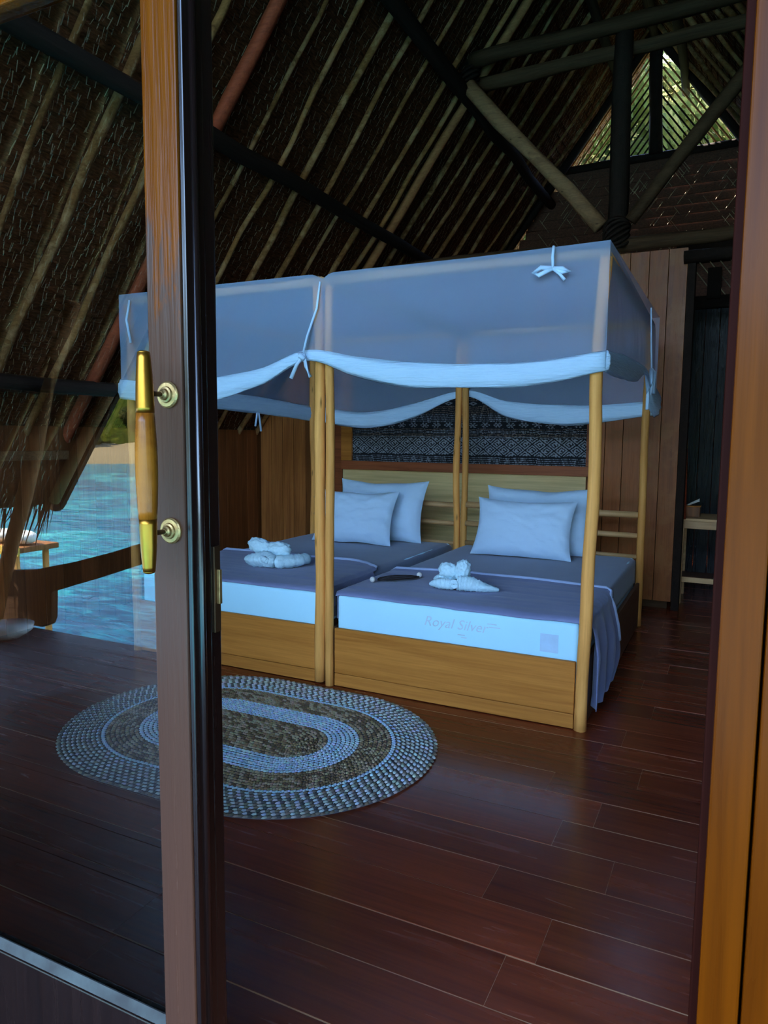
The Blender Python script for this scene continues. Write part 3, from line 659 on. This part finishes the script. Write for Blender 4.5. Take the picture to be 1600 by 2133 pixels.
F_ = [(-3.525, 1.70, .12), (-3.2, 1.67, .135), (-2.83, 1.68, .136), (-2.43, 1.752, .09), (-2.14, 1.855, .055), (-1.84, 1.787, .10), (-1.55, 1.735, .122), (-1.29, 1.721, .116), (-.95, 1.718, .11), (-.75, 1.735, .10), (-.552, 1.768, .09)]
B_ = [(-3.525, 1.62, .13), (-3.2, 1.575, .13), (-2.9, 1.562, .13), (-2.54, 1.63, .12), (-2.03, 1.775, .05), (-1.69, 1.65, .12), (-1.3, 1.597, .15), (-1.0, 1.60, .13), (-.552, 1.64, .10)]
S_ = [(NYF, 1.768, .09), (3.9, 1.785, .12), (4.5, 1.81, .11), (4.97, 1.845, .045), (5.3, 1.75, .13), (5.55, 1.70, .17), (NYB, 1.67, .19)]
S2 = [(NYF, 1.70, .12), (4.2, 1.68, .13), (4.9, 1.66, .13), (NYB, 1.62, .13)]
def sag(x): return -.028 * math.exp(-((x + 2.046) / .035) ** 2)
def pan(fn, nu, nv): return MB().grid(fn, nu, nv).build('net_panel', M['net'], nt, True)
def front(u, v):
    x = NXL + (NXR - NXL) * u; zb = interp(F_, x)[0]; zt = NT_ + sag(x) + (.02 * max(0, x + 1.2)); return (x + (1 - v) * .0, NYF + .012 * nz(x * 2, v * 2) * math.sin(math.pi * v) , zb + (zt - zb) * v)
def back(u, v):
    x = NXL + (NXR - NXL) * u; zb = interp(B_, x)[0]; zt = NT_ + sag(x) + (.02 * max(0, x + 1.2)); return (x, NYB + .012 * nz(x * 2, v * 2 + 5) * math.sin(math.pi * v), zb + (zt - zb) * v)
def sideR(u, v):
    y = NYF + (NYB - NYF) * u; zb = interp(S_, y)[0]; zt = NT_ + .02 * (1.2 - .552) - .05 * u; return (NXR + (.02 * nz(y * 3, v * 1.5) + .008 * nz(y * 12, v * 2)) * math.sin(math.pi * v) - .0 * u - .03 * u * v, y, zb + (zt - zb) * v)
def sideL(u, v):
    y = NYF + (NYB - NYF) * u; zb = interp(S2, y)[0]; return (NXL + .015 * nz(y * 4, v) * math.sin(math.pi * v), y, zb + (NT_ - zb) * v)
def topp(u, v):
    x = NXL + (NXR - NXL) * u; y = NYF + (NYB - NYF) * v; return (x, y, NT_ + sag(x) + .02 * max(0, x + 1.2) - .05 * math.sin(math.pi * v) * (math.sin(math.pi * (((x + 3.5) / 1.47) % 1))) * .5)
pan(front, 90, 10); pan(back, 60, 8); pan(sideR, 60, 14); pan(sideL, 30, 8); pan(topp, 60, 16)
def swag(keys, tofn, sd):
    n = 70; k0, k1 = keys[0][0], keys[-1][0]; mb = MB(); m = 22; vs = []
    for i in range(n + 1):
        x = k0 + (k1 - k0) * i / n; z, h = interp(keys, x); h *= .5
        for k in range(m):
            w = 2 * math.pi * k / m; fold = 1 + .10 * math.sin(k * 2.2 + 2.2 * math.sin(x * 3 + sd)) + .06 * nz(x * 3, k * .9, sd)
            vs.append(tofn(x, math.cos(w) * h * .42 * fold, z + math.sin(w) * h * fold))
    fs = [(i * m + k, i * m + (k + 1) % m, (i + 1) * m + (k + 1) % m, (i + 1) * m + k) for i in range(n) for k in range(m)] + [tuple(range(m)), tuple(range(n * m, (n + 1) * m))]
    mb.add(vs, fs); mb.build('rolled_hem', M['roll'], nt, True)
swag(F_, lambda x, o, z: (x, NYF - .004 + o, z), 1); swag(B_, lambda x, o, z: (x, NYB + o, z), 4)
swag(S_, lambda x, o, z: (NXR + o, x, z), 7); swag(S2, lambda x, o, z: (NXL + o, x, z), 9)
def ribbon(pts, w=.014, name='tie'):
    P = [Vector(p) for p in pts]
    return MB().tube(P, w / 2, 8, flat=.35 if False else 1, wob=.3).build(name, M['sheet'], nt, True)
yk = NYF - .035
ribbon([(-2.055, yk + .03, 2.24), (-2.07, yk + .02, 2.1), (-2.12, yk, 1.95), (-2.14, yk - .005, 1.87)], .012)
ribbon([(-2.14, yk, 1.86), (-2.12, yk - .01, 1.79), (-2.09, yk - .012, 1.735)], .02)
ribbon([(-2.14, yk, 1.86), (-2.18, yk - .01, 1.80), (-2.215, yk - .012, 1.73)], .02)
ribbon([(-2.16, yk, 1.86), (-2.15, yk - .02, 1.845), (-2.13, yk - .01, 1.83)], .03)
# bow near the top right corner
bx, bz = -.80, 2.19
ribbon([(bx, yk + .015, 2.29), (bx, yk, 2.24), (bx + .004, yk - .004, bz)], .014)
ribbon([(bx, yk, bz), (bx - .05, yk - .015, bz + .005), (bx - .085, yk - .01, bz - .018), (bx - .06, yk - .01, bz - .03), (bx, yk, bz - .002)], .020, 'bow')
ribbon([(bx, yk, bz), (bx + .05, yk - .015, bz - .008), (bx + .085, yk - .01, bz - .024), (bx + .05, yk - .01, bz - .024), (bx, yk, bz)], .016, 'bow')
ribbon([(bx, yk, bz), (bx + .035, yk - .01, bz - .03), (bx + .06, yk - .01, bz - .06)], .014)
xk = NXR + .035
ribbon([(xk - .02, 4.97, 2.25), (xk - .01, 4.965, 2.05), (xk, 4.97, 1.87)], .010)
ribbon([(xk, 4.97, 1.86), (xk + .01, 4.90, 1.78), (xk, 4.84, 1.69), (xk, 4.82, 1.60)], .022)
ribbon([(xk, 4.97, 1.86), (xk + .01, 5.06, 1.85), (xk, 5.14, 1.78), (xk, 5.17, 1.72)], .022)
ribbon([(xk, 4.97, 1.86), (xk + .01, 4.95, 1.77), (xk, 4.96, 1.70)], .018)
ribbon([(NXL - .0, 4.85, 1.63), (NXL, 4.84, 1.56), (NXL, 4.82, 1.49)], .016); ribbon([(NXL, 4.86, 1.63), (NXL, 4.88, 1.55), (NXL, 4.9, 1.45)], .016)
ribbon([(-3.42, yk + .02, 2.24), (-3.43, yk, 2.12), (-3.40, yk, 1.98)], .014)
# ---------------------------------------------------------------- rug
rg = thing('oval_rug', 'oval braided rug in brown, pale blue and speckled bands on the floor', 'rug', (-2.03, 2.69, 0))
HS = .245; RS = .0213; bands = [('brown_core', 0, 8), ('blue_band', 8, 15), ('brown_band', 15, 22), ('speckled_border', 22, 32)]
BR = ((.38, .26, .14), (.20, .13, .07), (.50, .38, .24)); BLU = ((.62, .78, .90), (.50, .66, .80), (.72, .84, .92)); 
base = MB(); n = 96; pr = []
for i in range(n):
    a = 2 * math.pi * i / n; pr.append((-2.03 + math.copysign(HS, math.cos(a)) + math.cos(a) * .675, 2.69 + math.sin(a) * .675))
MB().prism(pr, 2, .001, .006).build('backing', M['straw'], rg)
for nm, r0, r1 in bands:
    mb = MB(); cols = []
    for k in range(r0, r1):
        r = (k + .5) * RS; per = 4 * HS + 2 * math.pi * r; big = k >= 23; L = .036 if big else .024; n = max(8, int(per / L)); 
        for i in range(n):
            s = (i + (.5 if k % 2 else 0)) / n * per; 
            if s < 2 * HS: x, y, a = -HS + s, -r, 0
            elif s < 2 * HS + math.pi * r: a = (s - 2 * HS) / r; x, y = HS + r * math.sin(a), -r * math.cos(a)
            elif s < 4 * HS + math.pi * r: q = s - 2 * HS - math.pi * r; x, y, a = HS - q, r, math.pi
            else: a = math.pi + (s - 4 * HS - math.pi * r) / r; x, y = -HS + r * math.sin(a), -r * math.cos(a)
            if nm == 'brown_core': c = random.choice(BR)
            elif nm == 'blue_band': c = random.choice(BLU)
            elif nm == 'brown_band': c = random.choice(BR)
            elif k < 24: c = BLU[0]
            else: c = random.choice(((.78, .86, .88), (.72, .78, .78), (.62, .64, .60)))
            if k == 31: c = random.choice(((.45, .40, .30), (.25, .2, .14), (.6, .6, .55)))
            for tw in (0, 1):                     # two strands of the twist
                ll = L * .62; ww = RS * .40; hh = .0065; tilt = .45; cc = c if tw == 0 or not big else random.choice(((.13, .13, .13), (.22, .20, .16), (.30, .26, .20)))
                ca, sa = math.cos(a + tilt), math.sin(a + tilt); ox = (-.28 if tw else .28) * L; oy = (.12 if tw else -.12) * RS
                cx = x + ox * math.cos(a) - oy * math.sin(a); cy = y + ox * math.sin(a) + oy * math.cos(a); vs = []
                for (p, q, h) in ((-1, 0, .1), (-.5, -.9, .25), (.5, -.9, .25), (1, 0, .1), (.5, .9, .25), (-.5, .9, .25), (-.45, 0, 1), (.45, 0, 1)):
                    lx, ly = p * ll * .62, q * ww; vs.append((-2.03 + cx + lx * ca - ly * sa, 2.69 + cy + lx * sa + ly * ca, .006 + h * hh * (1 + .3 * random.random())))
                fs = [(0, 1, 6), (1, 2, 7, 6), (2, 3, 7), (3, 4, 7), (4, 5, 6, 7), (5, 0, 6)]; mb.add(vs, fs); cols += [tuple(v * R(.85, 1.1) for v in cc)] * 6
    me = bpy.data.meshes.new(nm); me.from_pydata([(a - rg.location.x, b - rg.location.y, c) for a, b, c in mb.v], [], mb.f); me.materials.append(M['rug']); me.shade_smooth()
    o = bpy.data.objects.new(nm, me); C.objects.link(o); o.parent = rg; facecol(o, cols); o['kind'] = 'stuff'
# ---------------------------------------------------------------- small table in the passage
tb = thing('side_table', 'plain wooden table with a low rail, in the dark passage by the plank wall', 'table', (-.1, 6.85, 0))
TY = 6.6
MB().box(-.435, .35, TY - .01, TY + .5, .722, .745).build('tabletop', M['rail'], tb, bevel=.003)
MB().box(-.40, .32, TY + .01, TY + .035, .655, .722).build('apron', M['rail'], tb, bevel=.002)
for x, y in ((-.415, TY), (.29, TY), (-.415, TY + .43), (.29, TY + .43)): MB().box(x, x + .052, y, y + .052, 0, .722).build('leg', M['rail'], tb, bevel=.003)
MB().box(-.37, .29, TY + .01, TY + .04, .19, .235).build('stretcher', M['rail'], tb, bevel=.002)
MB().box(-.40, .32, TY + .05, TY + .42, .20, .215).build('shelf', M['bed_shaded'], tb, bevel=.002)
tbx = thing('tissue_box', 'small wooden tissue box with a white tissue on the passage table', 'box', (-.34, 6.76, .746))
MB().box(-.43, -.25, 6.70, 6.82, .747, .835).build('box_body', M['plank'], tbx, bevel=.003)
MB().box(-.435, -.245, 6.695, 6.825, .836, .842).build('lid', M['bed'], tbx, bevel=.001)
MB().shell(lambda u, v: (-.36 + .10 * u, 6.75 + .03 * v, .843 + .06 * u * (1 - .5 * v) + .008 * math.sin(v * 9)), 8, 6, .001).build('tissue', M['paper'], tbx, True)
pl = thing('wall_pole', 'dark red wooden pole with a white tag tied on, beside the plank wall end', 'pole', (-.385, 6.52, .75))
pole('shaft', (-.375, 6.60, .746), (-.40, 6.5, 2.2), .018, M['redwood'], pl)
MB().shell(lambda u, v: (-.405 + .03 * u + .012 * v, 6.46, 1.44 + .09 * v + .01 * u), 4, 5, .002).build('tag', M['paper'], pl, True)
MB().tube([(-.39, 6.53, 1.34), (-.392, 6.525, 1.41)], .027, 10).build('bamboo_collar', M['pole'], pl, True)
# ---------------------------------------------------------------- glass door
YD = .9
dr = thing('door_1', 'sliding glass door leaf with worn varnished stile, brass and wood pull', None, (-1.3, YD, 0), kind='structure')
ST0, ST1 = -.870, -.800
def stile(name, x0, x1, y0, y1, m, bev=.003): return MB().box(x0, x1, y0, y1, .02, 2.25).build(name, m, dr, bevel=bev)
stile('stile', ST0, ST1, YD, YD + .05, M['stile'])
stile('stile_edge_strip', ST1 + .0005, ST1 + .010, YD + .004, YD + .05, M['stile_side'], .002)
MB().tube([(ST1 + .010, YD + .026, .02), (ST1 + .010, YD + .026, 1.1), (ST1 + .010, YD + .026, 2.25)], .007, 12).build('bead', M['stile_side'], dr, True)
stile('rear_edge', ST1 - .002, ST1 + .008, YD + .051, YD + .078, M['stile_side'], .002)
MB().box(ST1 + .008, ST1 + .0115, YD + .058, YD + .074, 1.08, 1.23).build('lock_plate', M['bronze'], dr, bevel=.001)
MB().box(ST1 + .0115, ST1 + .018, YD + .063, YD + .070, 1.13, 1.19).build('latch', M['brass_pale'], dr, bevel=.001)
MB().box(-1.90, ST0, YD + .002, YD + .045, .02, .345).build('bottom_rail', M['stile_side'], dr, bevel=.003)
MB().prism([(YD + .004, .347), (YD + .018, .347), (YD + .018, .362), (YD + .012, .366)], 0, -1.90, ST0).build('glazing_bead', M['bead'], dr)
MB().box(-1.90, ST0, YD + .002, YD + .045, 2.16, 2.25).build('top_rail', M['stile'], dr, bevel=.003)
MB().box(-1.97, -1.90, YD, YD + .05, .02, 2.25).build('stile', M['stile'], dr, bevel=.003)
gp = MB().box(-1.90, ST0, YD + .020, YD + .025, .347, 2.16).build('glass_pane', M['glass'], dr)
gp.data.materials.append(M['glass_back'])
for p_ in gp.data.polygons: p_.material_index = 0 if p_.normal.y < -.5 else 1
hn = MB(); HX, HYY = -.819, .838
def hl(z0, z1, r0, r1, name, m, par, mid=None, n=24):
    pr = [(z0 + (z1 - z0) * k / 12, r0 + (r1 - r0) * k / 12 + (mid or 0) * math.sin(math.pi * k / 12)) for k in range(13)]
    return MB().tube([(HX, HYY, z) for z, r in pr], [r for z, r in pr], n).build(name, m, par, True)
hd = hl(1.288, 1.452, .0140, .0140, 'door_pull', M['grip'], dr, .0030)
hl(1.4525, 1.543, .0140, .0098, 'brass_tip', M['brass'], hd, .001); MB().ball((HX, HYY, 1.543), .0098, 16, 8, (1, 1, .35)).build('brass_tip_cap', M['brass'], hd, True)
hl(1.205, 1.2875, .0095, .0138, 'brass_tip', M['brass'], hd, .001); MB().ball((HX, HYY, 1.205), .0095, 16, 8, (1, 1, .45)).build('brass_tip_cap', M['brass'], hd, True)
for z in (1.483, 1.262):
    MB().tube([(HX - .012 + .0, HYY, z), (HX - .009, YD - .002, z)], .0042, 12).build('standoff', M['bronze'], hd, True)
    MB().lathe([(0, .0215), (.003, .0215), (.0055, .019), (.006, .0135), (.009, .0125), (.010, .0095), (.014, .0085), (.016, .006), (.018, .0045)], (HX - .009, YD - .0005, z), (0, -1, 0), 28).build('rosette', M['brass_pale'], hd, False)
# right jamb
jb = thing('door_2', 'orange varnished door jamb at the right edge', None, (.1, YD, 0), kind='structure')
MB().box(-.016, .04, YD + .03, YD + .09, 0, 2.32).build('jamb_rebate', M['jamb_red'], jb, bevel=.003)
MB().box(-.006, .0385, YD - .01, YD + .029, 0, 2.32).build('jamb_face', M['jamb'], jb, bevel=.003)
MB().box(.0415, .18, YD - .01, YD + .09, 0, 2.32).build('outer_board', M['jamb'], jb, bevel=.003)
# fixed glazed bays left of the leaf and right of the jamb (beyond the frame)
for nm, a, b in (('window_1', -4.5, -2.0), ('window_2', .2, 2.3)):
    w = thing(nm, None, None, ((a + b) / 2, YD, 0), kind='structure')
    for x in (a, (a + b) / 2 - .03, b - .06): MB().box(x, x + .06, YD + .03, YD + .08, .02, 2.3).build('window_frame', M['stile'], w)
    MB().box(a + .06, b - .06, YD + .03, YD + .08, .02, .3).build('bottom_rail', M['jamb_red'], w)
    g = MB().box(a + .06, b - .06, YD + .05, YD + .055, .3, 2.3).build('glass_pane', M['glass'], w); g.data.materials.append(M['glass_back'])
    for p_ in g.data.polygons: p_.material_index = 0 if p_.normal.y < -.5 else 1
# ---------------------------------------------------------------- outside, on the deck side
cr = thing('curved_railing', 'dark curved plank railing at the deck edge, seen reflected in the glass', 'railing', (-4.2, -1.7, 0))
topc = [(-5.5, .36), (-4.908, .385), (-4.588, .42), (-4.138, .52), (-3.766, .62), (-3.46, .715), (-3.1, .80), (-2.7, .86), (-2.2, .90)]
botc = [(-2.2, .80), (-2.7, .75), (-3.1, .675), (-3.465, .576), (-3.91, .427), (-4.385, .28), (-4.4, .08), (-4.43, .03), (-4.5, .004), (-4.909, .004), (-5.5, .004)]
MB().prism(topc + botc, 1, -1.74, -1.68).build('curved_plank', M['log'], cr, bevel=.006)
MB().box(-2.26, -2.18, -1.74, -1.66, 0, 1.0).build('end_post', M['log'], cr, bevel=.005)
gbw = tag(MB().lathe([(0, .06), (.004, .10), (.05, .165), (.09, .175), (.088, .168), (.05, .155), (.01, .09), (.008, 0.001)], (-4.50, -1.40, .0), n=28).build('glass_bowl', M['glassbowl'], None, True), 'clear glass bowl on the grey deck boards, reflected in the door', 'bowl')
pole('leaning_post', (-4.80, -1.5, .0), (-3.88, -1.5, 2.28), .05, M['orange'], None, bend=.05, n=12)
tag(bpy.data.objects['leaning_post'], 'brown leaning terrace pole running up under the eave', 'pole')
nb = thing('garden_table', 'table edged in yellow holding white cushions on the neighbouring jetty', 'table', (-6.9, -3.3, -1))
MB().box(-7.4, -6.62, -3.6, -3.1, .17, .23).build('tabletop', M['orange'], nb, bevel=.01)
MB().box(-7.4, -6.60, -3.10, -3.07, .15, .24).build('edge_strip', M['gold'], nb)
for x, y in ((-6.72, -3.15), (-7.3, -3.15), (-6.72, -3.5), (-7.3, -3.5)): pole('leg', (x, y, -1.1), (x, y, .17), .035, M['pole'], nb)
for x, g_ in ((-6.78, 'right'), (-7.11, 'left')): tag(MB().ball((x, -3.3, .31), .12, 16, 10, (1.2, 1, .62)).build('cushion', M['cushion'], None, True), 'round white cushion, %s one of two on the yellow-edged table' % g_, 'cushion', 'cushions')
sea = MB(); sea.box(-400, 300, -400, 11, -1.4, -1.0); tag(sea.build('sea', M['sea']), kind='structure')
MB().box(-500, 400, 11, 300, -1.6, -.9).build('ground', M['ground']).__setitem__('kind', 'structure')
# shore opposite: direction (-.74,-.67), 60 m away
SD = Vector((-.74, -.672, 0)); SP = Vector((.672, -.74, 0))
def rsh(th): return 60 + 30 * (1 - math.cos(th - math.radians(222))) + 3 * nz(th * 3)
def shf(u, v):
    th = math.radians(120 + 205 * u); r = rsh(th) - 1 + v * 14; return (r * math.cos(th), r * math.sin(th), -1.15 + min(v * 5, .6) + v * 1.2)
MB().grid(shf, 120, 10).build('shore', M['sand'], None, True).__setitem__('kind', 'structure')
def ridgef(u, v):
    th = math.radians(118 + 209 * u); r = rsh(th) + 9 + v * 70; h = -.6 + 24 * math.sin(v * 1.5) * (1 + .35 * nz(th * 4, 3)) * min(1, u * 12, (1 - u) * 12); k = 2.2 * nz(r * math.cos(th) * .25, r * math.sin(th) * .25, h * .2) + 1.0 * nz(r * math.cos(th) * .7, r * math.sin(th) * .7, 5)
    return (r * math.cos(th), r * math.sin(th), h + (k if v > 0 else 0))
tag(MB().grid(ridgef, 420, 60).build('wooded_hillside', M['forest'], None, True), kind='structure')
def hillf(u, v):
    x = -45 + 90 * u; y = 13 + 70 * v; return (x, y, -1 + 42 * v + 2 * nz(x * .1, y * .1))
MB().grid(hillf, 30, 20).build('hill', M['ground'], None, True).__setitem__('kind', 'structure')
# trees: one crown mesh of leaf tufts and one trunk mesh, shared
def crown(seed, n=5200):
    random.seed(seed); mb = MB(); cl = [(Vector((R(-1, 1), R(-1, 1), R(-.6, .9))), R(.35, .75)) for _ in range(14)]
    for k in range(n):
        c, r = random.choice(cl); d = Vector((random.gauss(0, 1), random.gauss(0, 1), random.gauss(0, 1))).normalized(); p = c + d * r * R(.75, 1.03)
        a = Vector((R(-1, 1), R(-1, 1), R(-1, 1))).normalized(); b = (d.cross(a)).normalized(); a = (d * .4 + b.cross(d)).normalized(); s = R(.035, .075)
        mb.add([p - a * s, p + b * s * .5, p + a * s, p - b * s * .5], [(0, 1, 2, 3)])
    for c, r in cl: mb.ball(c, r * .78, 10, 7, wob=.3)
    return mb.mesh('crown', M['leaf'])
crowns = [crown(3), crown(11)]; trunkm = MB().tube([(0, 0, -1.3), (.05, 0, -.8), (0, .05, 0), (.1, 0, .5)], [.09, .07, .06, .03], 8, .2).mesh('trunk', M['trunk'], True)
random.seed(5)
def tree(x, y, z, s, label, group, i):
    t_ = thing('broadleaf_tree', label, 'tree', (x, y, z), group)
    t_.rotation_euler = (0, 0, R(0, 6)); t_.scale = (s, s, s * R(.9, 1.2))
    for nm, me in (('crown', crowns[i % 2]), ('trunk', trunkm)):
        o = bpy.data.objects.new(nm, me); C.objects.link(o); o.parent = t_; o.location = (0, 0, 1.25)
for i in range(14):
    th = math.radians(222 + (i - 6.5) * 5.2); d = rsh(th) + R(9, 11) + (6 if i % 2 else 0)
    tree(d * math.cos(th), d * math.sin(th), -.9 + (.8 if i % 2 else 0), R(1.7, 2.1), 'green tree behind the sandy shore across the water', 'trees on the far shore', i)
for i in range(8):
    x = -14 + (i % 4) * 7.6 + R(-.3, .3) + 3.8 * (i // 4); y = 24 + (i // 4) * 9; tree(x, y, 1 + (y - 13) * .37, R(2.6, 3.0), 'leafy tree on the slope behind the gable', 'trees behind the gable', i)
